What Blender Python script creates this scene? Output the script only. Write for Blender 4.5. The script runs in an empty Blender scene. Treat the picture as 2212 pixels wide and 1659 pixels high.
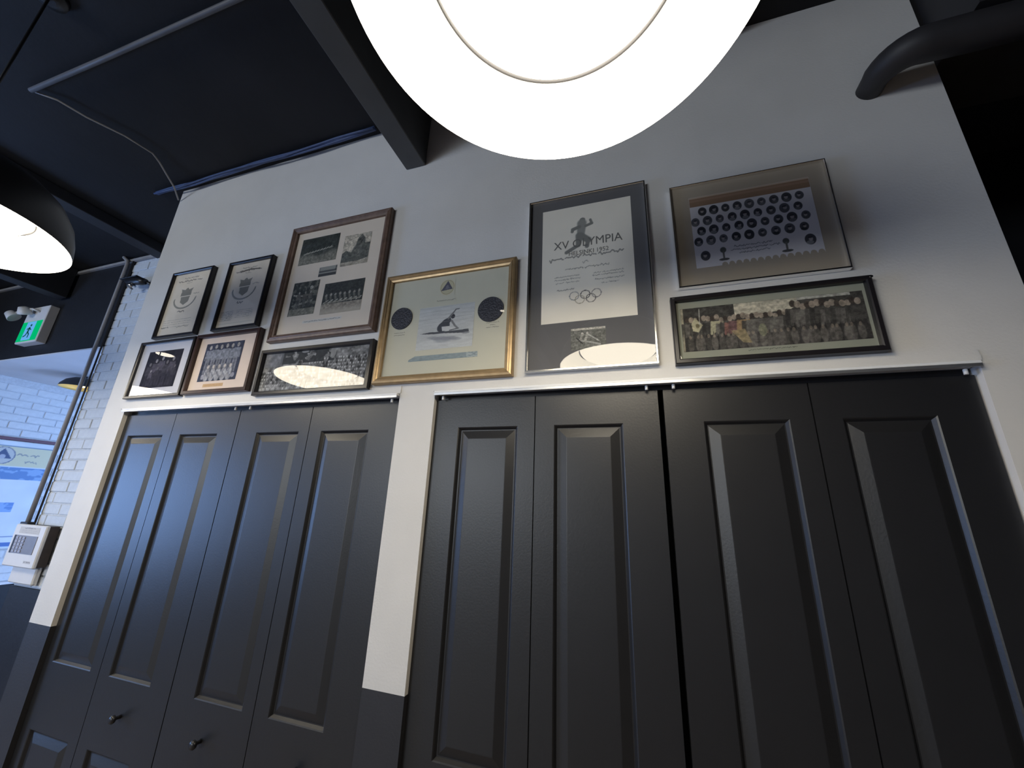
import bpy, bmesh, math, random
import numpy as np
from mathutils import Matrix, Vector

PI = math.pi
scene = bpy.context.scene
col = scene.collection

# ---------------------------------------------------------------- camera
cam_d = bpy.data.cameras.new('camera')
cam_d.sensor_width = 36.0
cam_d.lens = 844.366 / 2212 * 36.0
cam_d.clip_start = 0.02
cam = bpy.data.objects.new('camera', cam_d)
col.objects.link(cam)
R_ = Vector((0.95193214, 0.30390885, 0.03827016))
U_ = Vector((0.05620921, -0.29613359, 0.95349118))
W_ = Vector((-0.30110748, 0.90550776, 0.29898156))
M = Matrix((( R_.x, U_.x, -W_.x, 0.0), (R_.y, U_.y, -W_.y, -1.17), (R_.z, U_.z, -W_.z, 1.66), (0, 0, 0, 1)))
cam.matrix_world = M
scene.camera = cam

# ---------------------------------------------------------------- world, daylight and added fill, exposure
scene.view_settings.view_transform = 'Standard'
scene.view_settings.look = 'None'
scene.view_settings.gamma = 1.0
scene.view_settings.use_curve_mapping = False
scene.view_settings.exposure = 0.0
world = bpy.data.worlds.new('world')
scene.world = world
world.use_nodes = True
world.node_tree.nodes['Background'].inputs[0].default_value = (0.40, 0.55, 1.0, 1)
world.node_tree.nodes['Background'].inputs[1].default_value = 0.02

LAMP_POWER = 18.0      # radiance of the frosted diffuser in each pendant
def daylight(name, loc, target, sx, sy, power, color):
    d = bpy.data.lights.new(name, 'AREA')
    d.shape = 'RECTANGLE'; d.size = sx; d.size_y = sy
    d.energy = power; d.color = color
    o = bpy.data.objects.new(name, d); col.objects.link(o)
    o.location = loc
    o.rotation_euler = (Vector(target) - Vector(loc)).to_track_quat('-Z', 'Z').to_euler()
    return o
daylight('window_fill', (-5.545, -1.80, 1.60), (0, -1.80, 1.60), 1.2, 1.3, 80, (0.26, 0.48, 1.0))
daylight('window_fill', (-3.4, -5.97, 2.30), (-3.4, 0, 2.30), 2.6, 1.2, 128, (0.86, 0.93, 1.0))  # added ambient fill for the upper wall, set up as a window
daylight('window_fill', (-2.3, 2.6, 1.5), (-5.5, 1.2, 1.7), 2.0, 1.7, 140, (0.33, 0.54, 1.0))  # added blue fill for the next room's brick wall, no window built

# ---------------------------------------------------------------- materials
def mat(name, color, rough=0.5, metal=0.0, spec=0.5, noise=0.0, nscale=20.0, bump=0.0, bscale=60.0, emis=None, estr=0.0):
    m = bpy.data.materials.new(name); m.use_nodes = True
    nt = m.node_tree; b = nt.nodes['Principled BSDF']
    c = tuple(color) + (1,)
    b.inputs['Base Color'].default_value = c
    b.inputs['Roughness'].default_value = rough
    b.inputs['Metallic'].default_value = metal
    b.inputs['Specular IOR Level'].default_value = spec
    if emis is not None:
        b.inputs['Emission Color'].default_value = tuple(emis) + (1,)
        b.inputs['Emission Strength'].default_value = estr
    if noise or bump:
        tc = nt.nodes.new('ShaderNodeTexCoord')
    if noise:
        n = nt.nodes.new('ShaderNodeTexNoise'); n.inputs['Scale'].default_value = nscale
        n.inputs['Detail'].default_value = 4
        nt.links.new(tc.outputs['Object'], n.inputs['Vector'])
        r = nt.nodes.new('ShaderNodeMapRange')
        r.inputs['From Min'].default_value = 0.3; r.inputs['From Max'].default_value = 0.7
        r.inputs['To Min'].default_value = 1 - noise; r.inputs['To Max'].default_value = 1 + noise
        nt.links.new(n.outputs['Fac'], r.inputs['Value'])
        mx = nt.nodes.new('ShaderNodeVectorMath'); mx.operation = 'SCALE'
        mx.inputs[0].default_value = color
        nt.links.new(r.outputs[0], mx.inputs['Scale'])
        nt.links.new(mx.outputs[0], b.inputs['Base Color'])
    if bump:
        n2 = nt.nodes.new('ShaderNodeTexNoise'); n2.inputs['Scale'].default_value = bscale
        n2.inputs['Detail'].default_value = 3
        nt.links.new(tc.outputs['Object'], n2.inputs['Vector'])
        bp = nt.nodes.new('ShaderNodeBump'); bp.inputs['Strength'].default_value = bump
        bp.inputs['Distance'].default_value = 0.004
        nt.links.new(n2.outputs['Fac'], bp.inputs['Height'])
        nt.links.new(bp.outputs[0], b.inputs['Normal'])
    return m

def srgb(r, g, b):
    def f(c):
        c /= 255.0
        return c / 12.92 if c <= 0.04045 else ((c + 0.055) / 1.055) ** 2.4
    return (f(r), f(g), f(b))

MT = dict(
    wall=mat('wall_paint', (0.67, 0.65, 0.62), 0.6, spec=0.3, noise=0.03, nscale=6, bump=0.12, bscale=140),
    black=mat('black_paint', (0.012, 0.0125, 0.016), 0.55, spec=0.35, noise=0.15, nscale=5, bump=0.2, bscale=40),
    ceil=mat('black_ceiling_paint', (0.015, 0.015, 0.017), 0.7, spec=0.25, noise=0.2, nscale=3, bump=0.3, bscale=30),
    beam=mat('painted_joist', (0.03, 0.03, 0.034), 0.6, spec=0.3, noise=0.15, nscale=8),
    beamg=mat('grey_hazed_joist', (0.09, 0.093, 0.095), 0.6, spec=0.3, noise=0.08, nscale=8),  # grey lifted above the other joists for the haze round the lamp
    door=mat('charcoal_door_paint', (0.013, 0.013, 0.0145), 0.40, spec=0.55, noise=0.05, nscale=9, bump=0.06, bscale=160),
    lowpaint=mat('charcoal_wall_paint', (0.026, 0.026, 0.030), 0.5, spec=0.4, noise=0.05, nscale=9, bump=0.1, bscale=120),
    trackw=mat('white_metal', (0.80, 0.80, 0.80), 0.35, noise=0.02),
    steel=mat('galvanised_metal', (0.55, 0.55, 0.56), 0.35, metal=0.9, noise=0.05),
    silver=mat('polished_silver', (0.85, 0.84, 0.82), 0.18, metal=1.0, noise=0.03),
    blackf=mat('black_lacquer', (0.014, 0.012, 0.014), 0.3, spec=0.5, noise=0.1, nscale=40),
    brownf=mat('dark_mahogany', (0.035, 0.014, 0.010), 0.32, noise=0.35, nscale=30),
    woodf=mat('walnut_brown', (0.15, 0.095, 0.07), 0.4, noise=0.25, nscale=35),
    goldf=mat('aged_gold', (0.42, 0.29, 0.15), 0.36, metal=0.45, noise=0.12, nscale=40),
    pipeg=mat('grey_conduit_paint', (0.30, 0.29, 0.29), 0.5, noise=0.1, nscale=15),
    pipedk=mat('dark_grey_conduit', (0.10, 0.10, 0.11), 0.5, noise=0.1, nscale=15),
    wire=mat('grey_wire', (0.30, 0.28, 0.26), 0.5, noise=0.1),
    blue=mat('blue_cable_jacket', (0.05, 0.08, 0.19), 0.45, noise=0.15, nscale=30),
    duct=mat('dark_duct_paint', (0.030, 0.028, 0.030), 0.55, noise=0.15, nscale=10),
    brick=mat('white_painted_brick', (0.56, 0.59, 0.62), 0.5, noise=0.05, nscale=25, bump=0.5, bscale=90),
    mortar=mat('painted_mortar', (0.50, 0.53, 0.57), 0.8, noise=0.1, nscale=60, bump=0.4, bscale=120),
    white=mat('white_plaster', (0.65, 0.66, 0.70), 0.7, noise=0.03, nscale=5),
    plastic=mat('off_white_plastic', (0.70, 0.68, 0.66), 0.4, noise=0.02),
    plasticg=mat('grey_plastic', (0.20, 0.20, 0.23), 0.4, noise=0.05),
    plasticd=mat('black_plastic', (0.012, 0.012, 0.014), 0.35, noise=0.1),
    brown=mat('brown_trim_and_shade', (0.035, 0.022, 0.016), 0.5, noise=0.2, nscale=30),
    shade_out=mat('black_enamel', (0.010, 0.009, 0.010), 0.4, noise=0.1),
    shade_in=mat('self_lit_inner_shade', (0.84, 0.815, 0.74), 0.55, spec=0.2, noise=0.01, emis=(1.0, 0.90, 0.72), estr=13.0),  # emission added so the reflector looks as bright as the diffuser
    brass=mat('brass_enamel', (0.85, 0.60, 0.18), 0.4, metal=0.3, noise=0.03),
    floor=mat('timber_floor', (0.30, 0.23, 0.17), 0.45, noise=0.3, nscale=8),
    redbar=mat('dark_red_batten', (0.10, 0.03, 0.05), 0.5, noise=0.1),
    chrome=mat('chrome', (0.9, 0.9, 0.9), 0.12, metal=1.0, noise=0.02),
    ink=mat('print_ink', srgb(112, 110, 106), 0.7, noise=0.05),
    inkd=mat('dark_print_ink', srgb(60, 60, 62), 0.7, noise=0.05),
)
def emit_mat(name, color, strength):
    m = bpy.data.materials.new(name); m.use_nodes = True
    nt = m.node_tree; nt.nodes.clear()
    e = nt.nodes.new('ShaderNodeEmission'); o = nt.nodes.new('ShaderNodeOutputMaterial')
    e.inputs[0].default_value = tuple(color) + (1,); e.inputs[1].default_value = strength
    nt.links.new(e.outputs[0], o.inputs[0]); return m
MT['diffuser'] = emit_mat('frosted_lamp_diffuser', (1.0, 0.90, 0.72), LAMP_POWER)
MT['exit_green'] = emit_mat('exit_sign_green', (0.0, 0.62, 0.22), 0.75)
MT['exit_white'] = emit_mat('exit_sign_white', (0.16, 0.50, 1.0), 0.8)
MT['brass_glow'] = emit_mat('brass_pendant_bulb', (1.0, 0.72, 0.30), 6.0)
MT['spot_glow'] = emit_mat('downlight_lens', (1.0, 0.9, 0.75), 12.0)

def glass_mat():
    m = bpy.data.materials.new('picture_glass'); m.use_nodes = True
    nt = m.node_tree; nt.nodes.clear()
    o = nt.nodes.new('ShaderNodeOutputMaterial'); mx = nt.nodes.new('ShaderNodeMixShader')
    t = nt.nodes.new('ShaderNodeBsdfTransparent'); g = nt.nodes.new('ShaderNodeBsdfGlossy')
    t.inputs[0].default_value = (1.0, 1.0, 1.0, 1)
    g.inputs['Roughness'].default_value = 0.0
    lw_ = nt.nodes.new('ShaderNodeLayerWeight'); lw_.inputs['Blend'].default_value = 0.5
    pw = nt.nodes.new('ShaderNodeMath'); pw.operation = 'POWER'; pw.inputs[1].default_value = 5.0
    f = nt.nodes.new('ShaderNodeMapRange'); f.inputs['To Min'].default_value = 0.060; f.inputs['To Max'].default_value = 1.0
    nt.links.new(lw_.outputs['Facing'], pw.inputs[0]); nt.links.new(pw.outputs[0], f.inputs['Value'])
    nt.links.new(f.outputs[0], mx.inputs[0]); nt.links.new(t.outputs[0], mx.inputs[1]); nt.links.new(g.outputs[0], mx.inputs[2])
    nt.links.new(mx.outputs[0], o.inputs[0]); return m
MT['glass'] = glass_mat()

def print_mat():
    m = bpy.data.materials.new('printed_paper'); m.use_nodes = True
    nt = m.node_tree; b = nt.nodes['Principled BSDF']; b.inputs['Roughness'].default_value = 0.7
    b.inputs['Specular IOR Level'].default_value = 0.2
    a = nt.nodes.new('ShaderNodeAttribute'); a.attribute_name = 'ink'
    nt.links.new(a.outputs['Color'], b.inputs['Base Color']); return m
MT['print'] = print_mat()
def card(name, r, g, b): return mat(name, srgb(r, g, b), 0.75, spec=0.2, noise=0.02, nscale=12)

# ---------------------------------------------------------------- mesh helpers
def obj(name, bm, m, parent=None, smooth=False, bevel=0.0):
    if bevel:
        bmesh.ops.bevel(bm, geom=list(bm.edges), offset=bevel, segments=1, affect='EDGES')
    bmesh.ops.recalc_face_normals(bm, faces=list(bm.faces))
    me = bpy.data.meshes.new(name); bm.to_mesh(me); bm.free()
    ms = m if isinstance(m, (list, tuple)) else [m]
    for x in ms: me.materials.append(x)
    if smooth:
        for p in me.polygons: p.use_smooth = True
    o = bpy.data.objects.new(name, me); col.objects.link(o)
    if parent is not None: o.parent = parent
    return o
def box(bm, x0, x1, y0, y1, z0, z1, mi=0):
    v = [bm.verts.new(p) for p in ((x0,y0,z0),(x1,y0,z0),(x1,y1,z0),(x0,y1,z0),(x0,y0,z1),(x1,y0,z1),(x1,y1,z1),(x0,y1,z1))]
    for f in ((0,1,2,3),(4,7,6,5),(0,4,5,1),(1,5,6,2),(2,6,7,3),(3,7,4,0)):
        bm.faces.new([v[i] for i in f]).material_index = mi
def boxo(name, b, m, parent=None, bevel=0.0):
    bm = bmesh.new(); box(bm, *b); return obj(name, bm, m, parent, bevel=bevel)
def tube(bm, pts, r, n=10, mi=0):
    pts = [Vector(p) for p in pts]; rings = []
    rr = r if isinstance(r, (list, tuple)) else [r] * len(pts)
    up = None
    for i, p in enumerate(pts):
        t = (pts[min(i+1, len(pts)-1)] - pts[max(i-1, 0)]).normalized()
        if up is None:
            up = Vector((0,0,1)) if abs(t.z) < 0.9 else Vector((1,0,0))
        a = t.cross(up).normalized(); up = a.cross(t).normalized()
        rings.append([bm.verts.new(p + (a*math.cos(2*PI*k/n) + up*math.sin(2*PI*k/n))*rr[i]) for k in range(n)])
    for i in range(len(rings)-1):
        for k in range(n):
            f = bm.faces.new((rings[i][k], rings[i][(k+1)%n], rings[i+1][(k+1)%n], rings[i+1][k])); f.material_index = mi; f.smooth = True
    bm.faces.new(rings[0][::-1]).material_index = mi; bm.faces.new(rings[-1]).material_index = mi
def tubeo(name, pts, r, m, parent=None, n=10):
    bm = bmesh.new(); tube(bm, pts, r, n); return obj(name, bm, m, parent)
def lathe(bm, prof, n=64, c=(0,0,0), closed=False):
    rings = []
    for r, z in prof:
        rings.append([bm.verts.new((c[0]+r*math.cos(2*PI*k/n), c[1]+r*math.sin(2*PI*k/n), c[2]+z)) for k in range(n)])
    for i in range(len(rings)-1):
        for k in range(n):
            bm.faces.new((rings[i][k], rings[i][(k+1)%n], rings[i+1][(k+1)%n], rings[i+1][k])).smooth = True
    return rings
def disc(bm, r, c, n=48, axis='z', th=0.004):
    a = []; b = []
    for k in range(n):
        s, t = r*math.cos(2*PI*k/n), r*math.sin(2*PI*k/n)
        if axis == 'z':
            a.append(bm.verts.new((c[0]+s, c[1]+t, c[2]))); b.append(bm.verts.new((c[0]+s, c[1]+t, c[2]+th)))
        else:
            a.append(bm.verts.new((c[0]+s, c[1], c[2]+t))); b.append(bm.verts.new((c[0]+s, c[1]+th, c[2]+t)))
    bm.faces.new(a); bm.faces.new(b)
    for k in range(n): bm.faces.new((a[k], a[(k+1)%n], b[(k+1)%n], b[k]))
def thing(name, label, cat, loc=(0,0,0), group=None, kind=None):
    o = bpy.data.objects.new(name, None); o.empty_display_size = 0.05; col.objects.link(o)
    o.location = loc
    if label: o['label'] = label
    if cat: o['category'] = cat
    if group: o['group'] = group
    if kind: o['kind'] = kind
    return o
def struct(o, label=None):
    o['kind'] = 'structure'
    if label: o['label'] = label
    return o
def tag(o, label, cat, group=None):
    o['label'] = label; o['category'] = cat
    if group: o['group'] = group
    return o

# ---------------------------------------------------------------- the room shell
H = 3.37
struct(boxo('floor', (-5.8, 5.0, -6.0, 5.0, -0.08, 0.0), MT['floor']))
struct(boxo('ceiling', (-5.8, 5.0, -6.0, 1.0, H, H+0.1), MT['ceil']))
# main white wall with two closet openings; lower band painted charcoal
bm = bmesh.new()
XL, XR, T = -2.49, 0.914, 0.12
O1, O2 = (-2.338, -0.815), (-0.672, 0.785)
ZT = 2.034
box(bm, XL, XR, 0, T, ZT, H)
for (a, b, zb) in ((XL, O1[0], 1.118), (O1[1], O2[0], 1.136), (O2[1], XR, 1.136)):
    box(bm, a, b, 0, T, zb, ZT)
    box(bm, a, b, 0, T, 0, zb, 1)
struct(obj('wall_front', bm, [MT['wall'], MT['lowpaint']]), 'white wall above two closet openings, charcoal below')
struct(boxo('trim_1', (XL-0.022, XL-0.004, 0.02, 0.10, 0.0, 3.30), MT['brown']))
# closets behind the doors
bm = bmesh.new()
box(bm, XL, 0.914, 0.60, 0.64, 0, H); box(bm, XL, XL+0.03, T, 0.60, 0, H); box(bm, 0.884, 0.914, T, 0.60, 0, H)
struct(obj('wall_closet', bm, MT['black']))
# brick wall set back on the left
pier = boxo('wall_brick_pier', (-3.60, -2.495, 0.395, 0.54, 1.10, H), MT['mortar'])
struct(pier, 'strip of white painted brickwork beside the main wall')
struct(boxo('wall_brick_pier_base', (-3.60, -2.495, 0.38, 0.54, 0, 1.10), MT['black']))
struct(boxo('wall_header', (-5.56, -3.601, 0.39, 0.54, 2.640, H), MT['black']), 'black bulkhead over the opening to the next room')
struct(boxo('wall_right', (0.93, 5.0, 0.9, 1.0, 0, H), MT['black']))
struct(boxo('wall_side', (5.0, 5.1, -6.0, 1.0, 0, H), MT['black']))
struct(boxo('wall_back', (-5.8, 5.0, -6.1, -6.0, 0, H), MT['white']))
# left wall: white brick over a dark base
lw = boxo('wall_left', (-5.68, -5.575, -6.0, 4.0, 0.83, 2.70), MT['mortar']); struct(lw, 'white painted brick wall of the next room')
struct(boxo('wall_left_base', (-5.68, -5.545, -6.0, 4.0, 0.0, 0.815), MT['black']))
struct(boxo('wall_left_top', (-5.68, -5.60, -6.0, 0.39, 2.70, H), MT['black']))
struct(boxo('trim_2', (-5.57, -5.52, -0.6, 4.0, 0.815, 0.835), MT['white']))
struct(boxo('wall_far', (-5.8, 0.0, 4.0, 4.1, 0, 2.8), MT['white']))
# ceiling of the next room with a dropped band
struct(boxo('ceiling_next_room', (-5.60, -2.0, 0.541, 4.0, 2.640, 2.72), MT['white']))
struct(boxo('trim_3', (-5.56, -3.61, 0.392, 0.60, 2.630, 2.6399), MT['white']))
struct(boxo('trim_4', (-5.56, -2.52, 0.372, 0.389, 3.335, 3.355), MT['pipeg']))

def window_unit(n, cx_, cy_, cz_, w, h, axis):
    t = thing('window_%d' % n, 'unseen white framed window around an area light' , None, (cx_, cy_, cz_), kind='structure')
    bm = bmesh.new(); W, Hh, d = w/2, h/2, 0.05
    for (a0, a1, b0, b1) in ((-W-0.06, W+0.06, Hh, Hh+0.06), (-W-0.06, W+0.06, -Hh-0.06, -Hh), (-W-0.06, -W, -Hh, Hh), (W, W+0.06, -Hh, Hh), (-0.02, 0.02, -Hh, Hh)):
        box(bm, a0, a1, 0, d, b0, b1)
    o = obj('window_frame', bm, MT['white'], t)
    if axis == 'x': t.rotation_euler = (0, 0, -PI/2)
    return t
window_unit(1, -5.57, -1.80, 1.60, 1.2, 1.3, 'x')
window_unit(2, -3.4, -5.995, 2.30, 2.6, 1.2, 'y')  # added frame round the fill light on the unseen back wall

# bricks, one object each
def brick_mesh(dx, dy, dz):
    bm = bmesh.new(); box(bm, 0, dx, 0, dy, 0, dz)
    bmesh.ops.bevel(bm, geom=list(bm.edges), offset=0.003, segments=1, affect='EDGES')
    me = bpy.data.meshes.new('brick'); bm.to_mesh(me); bm.free(); me.materials.append(MT['brick']); return me
rnd = random.Random(4)
CH = 0.067
bfull = brick_mesh(0.197, 0.03, CH-0.007)
bcut = {}
def lay(parent, a0, a1, z0, z1, fn, skip=None, bl=0.204, off=0.0):
    row = 0; z = z0
    while z + CH - 0.007 <= z1 + 1e-6:
        a = a0 - (bl/2 if row % 2 else 0) + off
        while a < a1 - 0.02:
            s, e = max(a, a0), min(a + bl - 0.007, a1)
            if e - s > 0.03 and not (skip and skip(s, e, z)):
                fn(parent, s, e - s, z, rnd.uniform(-0.0022, 0.0022))
            a += bl
        row += 1; z += CH
def bm_for(w):
    k = round(w, 3)
    if k not in bcut: bcut[k] = brick_mesh(k, 0.03, CH-0.007)
    return bcut[k]
def put_pier(parent, s, w, z, j):
    o = bpy.data.objects.new('brick', bm_for(w)); col.objects.link(o); o.parent = parent
    o.location = (s, 0.3905 + j, z)
def put_left(parent, s, w, z, j):
    o = bpy.data.objects.new('brick', bm_for(w)); col.objects.link(o); o.parent = parent
    o.location = (-5.570 + j, s, z); o.rotation_euler = (0, 0, PI/2)
lay(pier, -3.598, -3.19, 1.105, H, put_pier, off=-0.02)
lay(lw, 0.40, 1.65, 0.84, 2.64, put_left, skip=lambda s, e, z: e < 1.12 and 1.16 < z < 2.03)

# ---------------------------------------------------------------- door tracks and casings
for i, (a, b) in enumerate((O1, O2)):
    t = thing('door_track', 'white sliding door track over the %s closet opening' % ('left' if i == 0 else 'right'), 'track', ((a+b)/2, 0, 2.02), 'tracks above the folding doors')
    bm = bmesh.new(); box(bm, a+0.004-(a+b)/2, b-0.004-(a+b)/2, -0.014, 0.045, 0.006, 0.0135)
    obj('channel', bm, MT['trackw'], t, bevel=0.001)
    bm = bmesh.new(); box(bm, a+0.004-(a+b)/2, b-0.004-(a+b)/2, -0.014, -0.0115, -0.002, 0.0059)
    obj('front_lip', bm, MT['steel'], t)
    bm = bmesh.new(); box(bm, a+0.004-(a+b)/2, b-0.004-(a+b)/2, 0.030, 0.045, -0.010, 0.0055)
    obj('channel', bm, MT['plasticd'], t)
    struct(boxo('trim_%d' % (5+i), (a-(0.03 if i == 0 else 0.006), b+0.004, -0.004, -0.0002, 2.036, 2.050), MT['wall']))
    struct(boxo('trim_%d' % (7+i), (a-(0.03 if i == 0 else 0.006), b+0.004, -0.0025, -0.0003, 2.0505, 2.063), MT['wall']))

# ---------------------------------------------------------------- folding doors
def leaf_mesh(x0, x1, px0, px1, zu, zl, yf=0.018):
    """raised two-panel door leaf, front at y=yf facing -Y"""
    bm = bmesh.new(); z0, z1 = 0.02, 2.006; th = 0.032
    xs = [x0, px0, px1, x1]; zs = [z0, zl[0], zl[1], zu[0], zu[1], z1]
    V = {(i, j): bm.verts.new((x, yf, z)) for i, x in enumerate(xs) for j, z in enumerate(zs)}
    for i in range(3):
        for j in range(5):
            if i == 1 and j in (1, 3): continue
            bm.faces.new((V[i,j], V[i+1,j], V[i+1,j+1], V[i,j+1]))
    for j in (1, 3):
        ring = [V[1,j], V[2,j], V[2,j+1], V[1,j+1]]
        a0, a1, b0, b1 = px0, px1, zs[j], zs[j+1]
        for ins, dep in ((0.003, 0.002), (0.009, 0.010), (0.012, 0.010), (0.038, 0.002), (0.040, 0.0018)):
            nr = [bm.verts.new(p) for p in ((a0+ins, yf+dep, b0+ins), (a1-ins, yf+dep, b0+ins), (a1-ins, yf+dep, b1-ins), (a0+ins, yf+dep, b1-ins))]
            for k in range(4): bm.faces.new((ring[k], ring[(k+1)%4], nr[(k+1)%4], nr[k]))
            ring = nr
        bm.faces.new(ring)
    B = [bm.verts.new(p) for p in ((x0,yf+th,z0),(x1,yf+th,z0),(x1,yf+th,z1),(x0,yf+th,z1))]
    bm.faces.new(B[::-1])
    bot = [V[i,0] for i in range(4)]; top = [V[i,5] for i in range(4)]
    lef = [V[0,j] for j in range(6)]; rig = [V[3,j] for j in range(6)]
    bm.faces.new([B[0], B[1]] + bot[::-1]); bm.faces.new([B[2], B[3]] + top)
    bm.faces.new([B[3], B[0]] + lef); bm.faces.new([B[1], B[2]] + rig[::-1])
    return bm
ZU = (0.997, 1.909); ZL = (0.14, 0.776)
LEAVES = [
 (1, (-2.352, -1.9965, -2.289, -2.048), None),
 (1, (-1.9935, -1.604, -1.937, -1.708), -1.815),
 (2, (-1.600, -1.2195, -1.487, -1.267), -1.414),
 (2, (-1.2165, -0.822, -1.158, -0.942), -1.022),
 (3, (-0.684, -0.3145, -0.581, -0.370), None),
 (3, (-0.3115, 0.060, -0.251, -0.042), None),
 (4, (0.075, 0.4365, 0.176, 0.383), None),
 (4, (0.4395, 0.780, 0.499, 0.689), None)]
PINS = {1: [-1.617], 2: [-1.534, -0.848], 3: [-0.640, 0.030], 4: [0.104, 0.757]}
doors = {}
dl = {1: 'left pair of charcoal folding closet doors in the left opening', 2: 'right pair of charcoal folding closet doors in the left opening',
      3: 'left pair of charcoal folding closet doors in the right opening', 4: 'right pair of charcoal folding closet doors in the right opening'}
for n in dl:
    doors[n] = thing('door_%d' % n, dl[n], None, kind='structure')
for n, (x0, x1, p0, p1), kx in LEAVES:
    lf = obj('door_leaf', leaf_mesh(x0, x1, p0, p1, ZU, ZL), MT['door'], doors[n])
    if kx is not None:
        bm = bmesh.new()
        rings = lathe(bm, [(0.0065, 0), (0.0055, 0.008), (0.006, 0.014), (0.0125, 0.019), (0.0135, 0.025), (0.010, 0.030), (0.003, 0.032)], 20)
        bm.faces.new(rings[0]); bm.faces.new(rings[-1])
        k = obj('knob', bm, MT['plasticd'], lf)
        k.rotation_euler = (PI/2, 0, 0); k.location = (kx, 0.0178, 0.893)
        k['label'] = 'small black round knob'
for n, xs in PINS.items():
    for x in xs:
        bm = bmesh.new(); rings = lathe(bm, [(0.0045, 0), (0.0045, 0.012), (0.003, 0.014)], 12); bm.faces.new(rings[0]); bm.faces.new(rings[-1])
        k = obj('pivot_pin', bm, MT['trackw'], doors[n]); k.location = (x, 0.004, 2.004); k['label'] = 'white pivot pin'

# ---------------------------------------------------------------- painted prints (vertex coloured grids)
def noise2(u, v, fx, fy, seed=0, octv=3):
    out = np.zeros_like(u); amp = 1.0; tot = 0
    r = np.random.RandomState(seed)
    for o in range(octv):
        nx, ny = int(fx*2**o)+3, int(fy*2**o)+3
        g = r.rand(ny, nx)
        x = u*(nx-2); y = v*(ny-2)
        i = np.clip(x.astype(int), 0, nx-2); j = np.clip(y.astype(int), 0, ny-2)
        a = x-i; b = y-j; a = a*a*(3-2*a); b = b*b*(3-2*b)
        out += amp*((g[j,i]*(1-a)+g[j,i+1]*a)*(1-b)+(g[j+1,i]*(1-a)+g[j+1,i+1]*a)*b)
        tot += amp; amp *= 0.55
    return out/tot
class Canvas:
    def __init__(s, nx, nz, base, aspect):
        s.nx, s.nz = nx, nz
        s.u, s.v = np.meshgrid(np.linspace(0, 1, nx), np.linspace(0, 1, nz))
        s.x = s.u*aspect; s.y = s.v; s.a = aspect
        s.c = np.zeros((nz, nx, 3)) + np.array(base, float)
    def paint(s, mask, colr, al=1.0):
        m = (np.clip(mask, 0, 1)*al)[..., None]; s.c = s.c*(1-m) + np.array(colr, float)*m
    def ell(s, cx, cy, rx, ry, colr, al=1.0, soft=0.15, rot=0.0):
        dx, dy = s.x-cx, s.y-cy; c, n = math.cos(rot), math.sin(rot)
        d = np.sqrt(((dx*c+dy*n)/rx)**2 + ((-dx*n+dy*c)/ry)**2)
        s.paint((1+soft-d)/soft, colr, al)
    def seg(s, x0, y0, x1, y1, w, colr, al=1.0, w1=None):
        dx, dy = x1-x0, y1-y0; L = dx*dx+dy*dy+1e-12
        t = np.clip(((s.x-x0)*dx+(s.y-y0)*dy)/L, 0, 1)
        d = np.hypot(s.x-x0-t*dx, s.y-y0-t*dy); ww = w + ((w1 if w1 is not None else w)-w)*t
        s.paint((ww-d)/(ww*0.35+1e-9)+0.5, colr, al)
    def poly(s, P, colr, al=1.0):
        ins = np.zeros(s.x.shape, bool); n = len(P)
        for i in range(n):
            x0, y0 = P[i]; x1, y1 = P[(i+1)%n]
            c = ((y0 > s.y) != (y1 > s.y)) & (s.x < (x1-x0)*(s.y-y0)/((y1-y0) if y1 != y0 else 1e-9)+x0)
            ins ^= c
        s.paint(ins*1.0, colr, al)
    def rect(s, x0, x1, y0, y1, colr, al=1.0): s.paint(((s.x > x0)&(s.x < x1)&(s.y > y0)&(s.y < y1))*1.0, colr, al)
    def script(s, x0, x1, y, h, colr, seed, al=0.8, word=0.09):
        """an illegible handwritten or printed line"""
        r = random.Random(seed); x = x0; w = h*0.16
        while x < x1:
            e = min(x + r.uniform(0.6, 1.5)*word, x1); px, py = x, y
            while px < e:
                nx_ = px + h*r.uniform(0.25, 0.5); ny_ = y + r.uniform(-0.5, 0.5)*h*(1.5 if px == x else 0.9)
                s.seg(px, py, nx_, ny_, w, colr, al); px, py = nx_, ny_
            x = e + h*0.7
    def grain(s, amt, seed=1, mottle=True):
        if mottle: s.c = s.c*(0.74+0.5*noise2(s.u, s.v, 16*s.a, 18, seed+500, 2))[..., None]
        s.c = np.clip(s.c + (np.random.RandomState(seed).rand(*s.x.shape)-0.5)[..., None]*amt, 0, 255)
    def build(s, name, x0, x1, z0, z1, y, parent, face='-y'):
        nx, nz = s.nx, s.nz
        X = x0+(x1-x0)*s.u; Z = z0+(z1-z0)*s.v
        if face == '-y': P = np.stack([X, np.full_like(X, y), Z], -1)
        else: P = np.stack([np.full_like(X, y), X, Z], -1)
        idx = np.arange(nx*nz).reshape(nz, nx)
        F = np.stack([idx[:-1,:-1], idx[:-1,1:], idx[1:,1:], idx[1:,:-1]], -1).reshape(-1, 4)
        me = bpy.data.meshes.new(name)
        me.vertices.add(nx*nz); me.vertices.foreach_set('co', P.reshape(-1))
        me.loops.add(F.size); me.loops.foreach_set('vertex_index', F.reshape(-1).astype(np.int32))
        me.polygons.add(len(F)); me.polygons.foreach_set('loop_start', np.arange(0, F.size, 4, dtype=np.int32))
        me.update(calc_edges=True)
        at = me.color_attributes.new('ink', 'FLOAT_COLOR', 'POINT')
        c = np.clip(s.c, 0, 255)/255.0; c = np.where(c <= 0.04045, c/12.92, ((c+0.055)/1.055)**2.4)
        at.data.foreach_set('color', np.concatenate([c, np.ones((nz, nx, 1))], -1).reshape(-1))
        me.materials.append(MT['print'])
        o = bpy.data.objects.new(name, me); col.objects.link(o)
        if parent is not None: o.parent = parent
        return o

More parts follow.
